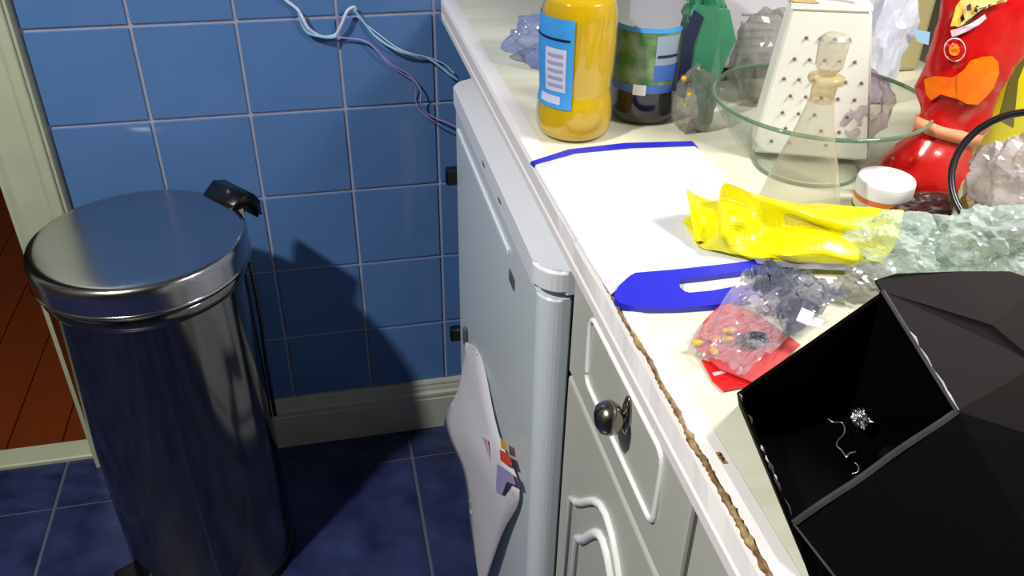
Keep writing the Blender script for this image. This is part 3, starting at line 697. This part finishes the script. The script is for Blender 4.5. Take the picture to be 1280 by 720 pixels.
# printed pictures wrapped on the front: projected along the bag's own depth axis
def drape(uvs, m, n, lift, sub=3):
    """print patch laid on the front of the bag: fan polygon whose points follow the bag's ellipse sections"""
    S_ = lerp_secs(rb_secs, 8); cen = Vector((sum(u for u, v in uvs) / len(uvs), sum(v for u, v in uvs) / len(uvs)))
    def surf(u, v):
        best = None
        y = -.80
        for _ in range(4):
            p = at(u, v, y=y); s = min(S_, key=lambda q_: abs(q_[0].z - p.z)); c = s[0]; ax = Vector(s[3]).normalized(); ay = Vector((ax.y, -ax.x, 0)).normalized()
            if ay.y > 0: ay = -ay
            k = max(-.97, min(.97, (p - c).dot(ax) / s[1])); q_ = c + ax * s[1] * k + ay * s[2] * math.sqrt(1 - abs(k) ** 2.2); y = q_.y - lift
        return at(u, v, y=y)
    bm = bmesh.new(); prev = None; rings = []
    for f in (1, .66, .33):
        rings.append([bm.verts.new(surf(cen.x + (u - cen.x) * f, cen.y + (v - cen.y) * f)) for u, v in uvs])
    c = bm.verts.new(surf(cen.x, cen.y)); N_ = len(uvs)
    for r0, r1 in zip(rings, rings[1:]):
        for k in range(N_): bm.faces.new((r0[k], r0[(k + 1) % N_], r1[(k + 1) % N_], r1[k]))
    for k in range(N_): bm.faces.new((rings[-1][k], rings[-1][(k + 1) % N_], c))
    bmesh.ops.recalc_face_normals(bm, faces=bm.faces[:])
    o = obj(n, bm, m, rb, True); o.location = -B0; return o
drape([(1155, 99), (1168, 95), (1190, 97), (1200, 92), (1206, 110), (1198, 124), (1186, 121), (1176, 118), (1164, 126), (1157, 118)], M['orange'], 'crisps_picture', .0035)
drape([(1196, 94), (1206, 86), (1213, 76), (1228, 71), (1240, 70), (1248, 78), (1249, 92), (1242, 110), (1233, 121), (1222, 131), (1208, 130), (1196, 123)], M['orange'], 'crisps_picture', .0038)
drape([(1189, 32), (1196, 6), (1204, -4), (1232, -6), (1262, -6), (1258, 2), (1240, 4), (1234, 10), (1222, 18), (1210, 28), (1198, 34)], M['cream_print'], 'brand_lettering', .0035)
drape([(1188, 33), (1195, 8), (1201, 2), (1203, 12), (1199, 32)], M['yellow_print'], 'brand_lettering', .0045)
for pts in ([(1200, 22), (1204, 17), (1206, 24), (1202, 28)], [(1208, 8), (1213, 4), (1214, 12), (1209, 14)], [(1206, 28), (1220, 17), (1232, 8), (1233, 10), (1221, 21), (1208, 31)], [(1218, 14), (1221, 6), (1224, 8), (1221, 16)]):
    drape(pts, M['black_print'], 'brand_lettering', .0050)
drape([(1188, 38), (1198, 35), (1212, 30), (1222, 24), (1231, 18), (1233, 23), (1224, 31), (1210, 39), (1196, 45), (1190, 46)], M['white_print'], 'slogan_strip', .0040)
ringp = [(1193.5 + 14 * math.cos(2 * PI * k / 24), 62 + 15 * math.sin(2 * PI * k / 24)) for k in range(24)]
drape(ringp, M['white_print'], 'round_badge', .0036); drape([(1193.5 + 12.6 * math.cos(2 * PI * k / 24), 62 + 13.6 * math.sin(2 * PI * k / 24)) for k in range(24)], M['red'], 'round_badge', .0044)
drape([(1193 + 7 * math.cos(2 * PI * k / 12), 62 + 8 * math.sin(2 * PI * k / 12)) for k in range(12)], M['orange'], 'round_badge', .0050)
# the yellow pack at the right edge
yp = thing('snack_pack', 'yellow and olive snack pack behind the red crisp bag, at the right edge', 'bag', (.965, -.735, ZC))
o = obj('foil', loft(bmesh.new(), lerp_secs([((.968, -.735, ZC + .004), .030, .016, AX), ((.972, -.733, ZC + .07), .034, .020, AX), ((.978, -.73, ZC + .14), .034, .014, AX), ((.98, -.73, ZC + .17), .034, .003, AX)], 5), 36, 3, .003), M['yelbag'], yp, True); o.location = -Vector(yp.location)
bm = bmesh.new(); slab(bm, [at(u, v, y=-.757) for u, v in ((1247, 150), (1262, 95), (1290, 30), (1290, 55), (1272, 100), (1266, 160))], (0, -1, 0), .001); o = obj('side_panel', bm, M['olive'], yp); o.location = -Vector(yp.location)

# ---------------------------------------------------------------- glass lid with black seal over wrapped things
jc = at(1288, 222, y=-.905); nrm = (CAM - jc).normalized(); nrm = (nrm + Vector((.15, .1, .35))).normalized()
e1_ = nrm.cross(Vector((0, 0, 1))).normalized(); e2_ = nrm.cross(e1_).normalized()
gl = thing('glass_jar', 'tilted glass storage jar with a black rim, filled with clear wrapping, at the right edge', 'jar', (jc.x, jc.y, ZC))
J0 = Vector(gl.location); RR = .058
o = obj('rim_seal', tube(bmesh.new(), [jc + (e1_ * math.cos(2 * PI * k / 64) + e2_ * math.sin(2 * PI * k / 64)) * RR - J0 for k in range(64)], .0032, 8, True), M['blackp'], gl, True)
bm = bmesh.new(); rg = []
for r_, d in ((RR, 0), (RR * 1.0, -.012), (RR * .98, -.04), (RR * .80, -.062), (.002, -.066)):
    rg.append([bm.verts.new(jc + (e1_ * math.cos(2 * PI * k / 48) + e2_ * math.sin(2 * PI * k / 48)) * r_ + nrm * d - J0) for k in range(48)])
for a, b in zip(rg, rg[1:]):
    for k in range(48): bm.faces.new((a[k], a[(k + 1) % 48], b[(k + 1) % 48], b[k]))
obj('glass', bm, M['glass'], gl, True)
bm = bmesh.new(); crumple(bm, (0, 0, 0), (.046, .045, .030), .35, 36, 14, 5)
qd = nrm.to_track_quat('Z', 'Y')
o = obj('wrapping', bm, M['filmsilver']); o.location = jc - nrm * .022; o.rotation_euler = qd.to_euler(); tag(o, 'ball of silvery clear wrapping inside the black-rimmed jar', 'wrapping')
for k, (u, v, mm) in enumerate(((1262, 285, 'red'), (1215, 256, 'amber'))):
    pass
o = obj('holder', box(bmesh.new(), -.020, .030, -.012, .03, 0, .055, .006, 2), M['jarcream'], gl); o.location = (.0, .022, 0)
wd = bag('paper_wrap', 'small tan paper wrap under the black-rimmed jar', at(1216, 256, z=.955) + Vector((0, 0, 0)), (.012, .010, .014), M['tan'], .25, 60, 3, zmin=.93)

# ---------------------------------------------------------------- clear bags in front of the jar
bag('clear_bag', 'crumpled clear plastic bag between the yellow packet and the black box flap', (.737, -.902, ZC + .018), (.040, .034, .026), M['filmthick'], .45, 60, 41, sub=5)
bag('clear_bag', 'crumpled clear plastic bag below the black-rimmed jar, at the right edge', (.806, -.925, ZC + .026), (.045, .034, .034), M['filmthick'], .45, 55, 57, sub=5)
bag('clear_bag', 'small dark-tinted clear bag behind the corner of the black box', (.690, -.935, ZC + .010), (.026, .018, .012), M['filmgrey'], .4, 70, 61)

# ---------------------------------------------------------------- yellow packet
Y = [  # rows run from the far long side to the near one; (u, v, z)
    [(858, 236, .958), (876, 246, .944), (897, 250, .941), (906, 229, .964), (945, 243, .962), (985, 252, .958), (1030, 255, .955), (1085, 259, .953), (1130, 263, .949)],
    [(862, 255, .950), (880, 268, .936), (896, 262, .944), (908, 247, .951), (948, 251, .958), (990, 262, .956), (1036, 276, .951), (1085, 285, .947), (1124, 291, .943)],
    [(864, 268, .944), (884, 284, .930), (900, 268, .950), (925, 258, .949), (952, 262, .951), (992, 272, .944), (1038, 288, .938), (1084, 303, .934), (1115, 312, .932)],
    [(867, 285, .936), (884, 296, .927), (902, 276, .951), (930, 274, .951), (956, 284, .936), (992, 290, .937), (1028, 292, .947), (1070, 306, .941), (1110, 318, .934)],
    [(868, 298, .931), (876, 305, .926), (903, 293, .945), (922, 294, .938), (950, 306, .931), (978, 316, .939), (1020, 312, .942), (1062, 322, .936), (1104, 326, .930)],
    [(871, 305, .927), (884, 311, .925), (905, 314, .928), (935, 320, .929), (965, 325, .929), (995, 327, .930), (1030, 329, .929), (1065, 332, .928), (1100, 333, .926)],
]
def bag_rows(R_, sub=4):
    G_ = [[at(u, v, z=z) for u, v, z in r] for r in R_]
    rows1 = [spline(r, sub) for r in G_]; cols = list(zip(*rows1)); cs = [spline(list(c), sub) for c in cols]
    return [list(r) for r in zip(*cs)]
yr = bag_rows(Y, 5)
for j, r in enumerate(yr):
    for i, p in enumerate(r): p.z += .0010 * (crease(p, 38, 6) - .4) + .0006 * noise.noise(p * 90)
pk = thing('foil_packet', 'crumpled yellow foil packet with a torn left end, lying across the chopping board', 'packet', at(980, 320, z=ZC))
o = obj('foil', sheet(bmesh.new(), yr, (0, .001, -.0012)), M['yellow'], pk); o.location = -Vector(pk.location)
lo = [[Vector((p.x, p.y, ZC + .0115 + .002 * math.sin(i * .7))) for i, p in enumerate(yr[-1])], [Vector((p.x + .002, p.y + .035, ZC + .0105)) for p in yr[-1]], [Vector((p.x, p.y - .004, ZC + .012)) for p in yr[0]]]
side = [[p.copy() for p in yr[-1]], [Vector((p.x + .003, p.y - .004, p.z - .004)) for p in yr[-1]], [Vector((p.x + .004, p.y - .001, ZC + .0108)) for p in yr[-1]]]
side = [r[16:] for r in side]
o = obj('silver_underside', sheet(bmesh.new(), side, (0, .001, 0)), M['silver'], pk); o.location = -Vector(pk.location)
o = obj('back_film', sheet(bmesh.new(), lo, (0, 0, -.0006)), M['yellow'], pk); o.location = -Vector(pk.location)

# ---------------------------------------------------------------- clear bag of sweets with a red card
sb = thing('sweet_bag', 'clear plastic bag with a pink-red card and yellow sweets, left of the black box', 'bag', at(950, 405, z=ZC))
s0 = Vector(sb.location)
def sp(n, bm, m, sm=False): o = obj(n, bm, m, sb, sm); o.location = -s0; return o
zs = ZC + .004
sp('card', slab(bmesh.new(), [at(u, v, z=zs) for u, v in ((866, 432), (880, 402), (905, 378), (945, 392), (1000, 432), (975, 455), (940, 478), (900, 462))], (0, 0, 1), .001), M['pinkcard'])
sp('film', film(bmesh.new(), at(856, 436, z=ZC + .006), at(930, 474, z=ZC + .006), at(1052, 362, z=ZC + .012), at(935, 342, z=ZC + .012), 40, 40, .012, 60, 5, .0004, .006), M['filmbag'])
sp('film', film(bmesh.new(), at(925, 352, z=ZC + .010), at(985, 425, z=ZC + .010), at(1062, 372, z=ZC + .020), at(960, 334, z=ZC + .018), 36, 36, .016, 60, 15, .0004, .008), M['filmdark'])
SW = ('flat yellow sweet furthest left on the pink card', 'upright yellow sweet nearest the red sachet', 'round orange sweet left of its twin on the pink card', 'round orange sweet in the middle of the sweets on the pink card', 'yellow sweet right of the orange pair on the pink card', 'yellow sweet furthest up the pink card')
for q_, (u, v, rx, ry, m_) in enumerate(((872, 429, .0055, .0028, 'sweet'), (893, 439, .0030, .0050, 'sweet'), (884, 420, .004, .006, 'sweeto'), (895, 424, .005, .004, 'sweeto'), (909, 424, .005, .0030, 'sweet'), (912, 413, .006, .0035, 'sweet'))):
    b_ = bmesh.new(); bmesh.ops.create_icosphere(b_, subdivisions=2, radius=1)
    for v_ in b_.verts: v_.co = Vector((v_.co.x * rx, v_.co.y * ry, v_.co.z * .0022))
    o = obj('sweet', b_, M[m_], None, True); o.location = at(u, v, z=zs + .0035); tag(o, SW[q_], 'sweet', 'sweets in the clear bag')
b_ = bmesh.new(); crumple(b_, (0, 0, 0), (.013, .007, .005), .3, 150, 3, 3); o = obj('wrapped_sweet', b_, M['darkitem']); o.location = at(941, 424, z=ZC + .010); tag(o, 'dark grey wrapped sweet on the pink card', 'sweet')
for k, (u, v, r_) in enumerate(((975, 352, (.016, .010, .006)), (1000, 385, (.016, .010, .006)), (955, 378, (.012, .009, .005)))):
    b_ = bmesh.new(); crumple(b_, (0, 0, 0), r_, .4, 120, k + 5, 3); o = obj('wrapped_sweet', b_, M['darkitem' if k != 2 else 'labelw']); o.location = at(u, v, z=ZC + .008)
    tag(o, ('dark wrapped sweet at the far end of the clear bag', 'dark wrapped sweet beside the two white squares', 'pale wrapped sweet in the middle of the clear bag')[k], 'sweet')
for k, pts in enumerate((((1002, 386), (1018, 393), (1012, 408), (995, 401)), ((1018, 398), (1030, 402), (1024, 411), (1013, 407)))):
    o = obj('white_label', slab(bmesh.new(), [at(u, v, z=ZC + .026) for u, v in pts], (0, 0, 1), .0012), M['wsq']); c_ = sum((v.co for v in o.data.vertices), Vector()) / len(o.data.vertices)
    tag(o, ('larger white square tag in the clear bag beside the black box', 'smaller white square tag in the clear bag, nearer the black box')[k], 'tag')
rs_ = thing('red_sachet', 'bright red sachet corner sticking out under the clear sweet bag', 'sachet', at(900, 470, z=ZC))
o = obj('sachet', slab(bmesh.new(), [at(u, v, z=ZC + .0022) for u, v in ((877, 449), (895, 454), (930, 470), (950, 462), (945, 480), (905, 488), (890, 474))], (0, 0, -1), .0016), M['redcard'], rs_); o.location = -Vector(rs_.location)
o = obj('print_stripe', slab(bmesh.new(), [at(u, v, z=ZC + .0026) for u, v in ((890, 466), (912, 461), (914, 464), (893, 470))], (0, 0, -1), .0004), M['white_print'], rs_); o.location = -Vector(rs_.location)

# ---------------------------------------------------------------- black cardboard box with open flaps
A_ = at(921, 491, z=.967); B_ = at(1103, 364, z=1.010); C_ = at(1196, 514, z=.976); D_ = at(992, 655, z=.935)
zf = ZC + .0008; cen = (A_ + B_ + C_ + D_) / 4
def gnd(p, k): q_ = p.lerp(Vector((cen.x, cen.y, 0)), k); return Vector((q_.x, q_.y, zf))
a0_, b0_, c0_, d0_ = at(923, 506, z=zf), gnd(B_, .12), at(1235, 640, z=zf), at(1018, 735, z=zf)
bbx = thing('cardboard_box', 'open black cardboard box with scuffed edges and splayed flaps, at the bottom right', 'box', (cen.x, cen.y, ZC))
X0 = Vector(bbx.location)
def bp_(n, bm, m, p=None, sm=False):
    o = obj(n, bm, m, p or bbx, sm)
    if p is None: o.location = -X0
    return o
def wallq(p, q_, q0, p0, th=.0022):
    n = (q_ - p).cross(p0 - p).normalized()
    if n.dot(Vector((cen.x, cen.y, .95)) - p) < 0: n = -n
    bm = bmesh.new(); slab(bm, [p, q_, q0, p0], n, th); return bm
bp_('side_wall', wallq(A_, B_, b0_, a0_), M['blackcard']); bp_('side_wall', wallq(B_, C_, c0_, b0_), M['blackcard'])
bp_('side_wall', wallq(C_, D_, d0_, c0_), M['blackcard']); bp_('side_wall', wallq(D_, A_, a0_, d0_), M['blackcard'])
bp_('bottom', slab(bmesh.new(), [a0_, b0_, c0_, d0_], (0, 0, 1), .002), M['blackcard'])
bp_('rim', tube(bmesh.new(), [D_.lerp(C_, k / 12) + Vector((0, 0, .0008 * math.sin(k))) for k in range(13)], .0022, 6), M['rimcard'])
bp_('rim', tube(bmesh.new(), [C_.lerp(B_, k / 12) for k in range(13)], .0016, 6), M['rimcard'])
# flaps
F1 = [D_, C_, at(1420, 585, z=.962), at(1400, 860, z=.930), at(1105, 800, z=.921)]
fl = bp_('front_flap', slab(bmesh.new(), F1, (0, 0, -1), .0018), M['blackcard'])
bp_('flap_edge', tube(bmesh.new(), [F1[0], F1[0].lerp(F1[4], .5), F1[4]], .0007, 5), M['rimcard'])
mid1 = B_.lerp(C_, .02)
cr1 = at(1175, 392, z=1.004); cr2 = at(1290, 448, z=.985)
F2a = [C_, B_ + Vector((0, 0, .0)), at(1240, 405, z=1.0), at(1300, 455, z=.985), at(1300, 552, z=.955)]
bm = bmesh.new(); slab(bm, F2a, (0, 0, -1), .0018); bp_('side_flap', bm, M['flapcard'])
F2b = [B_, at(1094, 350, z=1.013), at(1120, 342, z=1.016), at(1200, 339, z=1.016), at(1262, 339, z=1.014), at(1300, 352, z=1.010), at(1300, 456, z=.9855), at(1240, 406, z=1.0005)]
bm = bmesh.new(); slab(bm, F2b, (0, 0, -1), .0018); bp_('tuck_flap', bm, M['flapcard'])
random.seed(12)
def scuffs(P0, P1, n, seed, mx):
    bm = bmesh.new(); random.seed(seed)
    for k in range(n):
        p = P0.lerp(P1, random.uniform(.05, .95)); l = random.uniform(.002, mx); d = (P1 - P0).normalized()
        tube(bm, [p - d * l + Vector((0, 0, .0022)), p + Vector((random.uniform(-.0008, .0008), 0, .0026)), p + d * l + Vector((0, 0, .0022))], [.0002, random.uniform(.0004, .0009), .0002], 5)
    return bm
o = bp_('scuff_marks', scuffs(B_, C_, 5, 2, .009), M['scuff']); o['kind'] = 'stuff'
o = bp_('scuff_marks', scuffs(A_, D_, 8, 5, .006), M['rimcard']); o['kind'] = 'stuff'
o = bp_('scuff_marks', scuffs(A_, D_, 4, 9, .0025), M['scuff']); o['kind'] = 'stuff'
# things lying in the box
def inbox(u, v, z=.930): return at(u, v, z=z)
bm = bmesh.new(); crumple(bm, (0, 0, 0), (.0045, .0055, .0045), .9, 260, 4, 4)
o = obj('foil_scrap', bm, M['foilbit']); o.location = inbox(1075, 522, .932); tag(o, 'small crumpled silver foil scrap in the black box', 'foil')
wpts = [(1035, 523), (1042, 528), (1052, 528), (1056, 536), (1054, 544), (1048, 550), (1046, 557), (1052, 563), (1058, 572)]
tag(obj('wire', tube(bmesh.new(), spline([inbox(u, v, .929) for u, v in wpts], 4), .00045, 6), M['wire'], None, True), 'thin bent silver thread left of the foil scrap in the black box', 'wire')
wpts = [(1058, 572), (1062, 567), (1070, 565)]
tag(obj('wire', tube(bmesh.new(), spline([inbox(u, v, .929) for u, v in wpts], 4), .0007, 6), M['wire'], None, True), 'short thick silver thread below the foil scrap in the black box', 'wire')
wpts = [(1068, 578), (1073, 583), (1072, 590), (1065, 592)]
tag(obj('wire', tube(bmesh.new(), spline([inbox(u, v, .929) for u, v in wpts], 4), .0004, 6), M['wire'], None, True), 'small curl of dark thread lowest in the black box', 'wire')
def vial(u, v, rot, L_, r_, label, name='glass_vial'):
    bm = lathe(bmesh.new(), [(r_ * .8, 0), (r_, .001), (r_, L_ * .7), (r_ * .7, L_ * .78), (r_ * .7, L_ * .86), (r_ * .9, L_ * .87), (r_ * .9, L_)], 20)
    o = obj(name, bm, M['blackp'], None, True); o.location = inbox(u, v, ZC + .003 + r_); o.rotation_euler = (PI / 2, 0, rot); tag(o, label, 'small bottle'); return o
vial(1106, 565, math.radians(8), .026, .0062, 'small dark glossy bottle lying in the black box')
vial(1120, 500, math.radians(-82), .024, .0035, 'thin dark glossy tube lying near the right corner of the black box', 'tube')

# ---------------------------------------------------------------- exposure light trails, modelled as coloured tubes against the wall
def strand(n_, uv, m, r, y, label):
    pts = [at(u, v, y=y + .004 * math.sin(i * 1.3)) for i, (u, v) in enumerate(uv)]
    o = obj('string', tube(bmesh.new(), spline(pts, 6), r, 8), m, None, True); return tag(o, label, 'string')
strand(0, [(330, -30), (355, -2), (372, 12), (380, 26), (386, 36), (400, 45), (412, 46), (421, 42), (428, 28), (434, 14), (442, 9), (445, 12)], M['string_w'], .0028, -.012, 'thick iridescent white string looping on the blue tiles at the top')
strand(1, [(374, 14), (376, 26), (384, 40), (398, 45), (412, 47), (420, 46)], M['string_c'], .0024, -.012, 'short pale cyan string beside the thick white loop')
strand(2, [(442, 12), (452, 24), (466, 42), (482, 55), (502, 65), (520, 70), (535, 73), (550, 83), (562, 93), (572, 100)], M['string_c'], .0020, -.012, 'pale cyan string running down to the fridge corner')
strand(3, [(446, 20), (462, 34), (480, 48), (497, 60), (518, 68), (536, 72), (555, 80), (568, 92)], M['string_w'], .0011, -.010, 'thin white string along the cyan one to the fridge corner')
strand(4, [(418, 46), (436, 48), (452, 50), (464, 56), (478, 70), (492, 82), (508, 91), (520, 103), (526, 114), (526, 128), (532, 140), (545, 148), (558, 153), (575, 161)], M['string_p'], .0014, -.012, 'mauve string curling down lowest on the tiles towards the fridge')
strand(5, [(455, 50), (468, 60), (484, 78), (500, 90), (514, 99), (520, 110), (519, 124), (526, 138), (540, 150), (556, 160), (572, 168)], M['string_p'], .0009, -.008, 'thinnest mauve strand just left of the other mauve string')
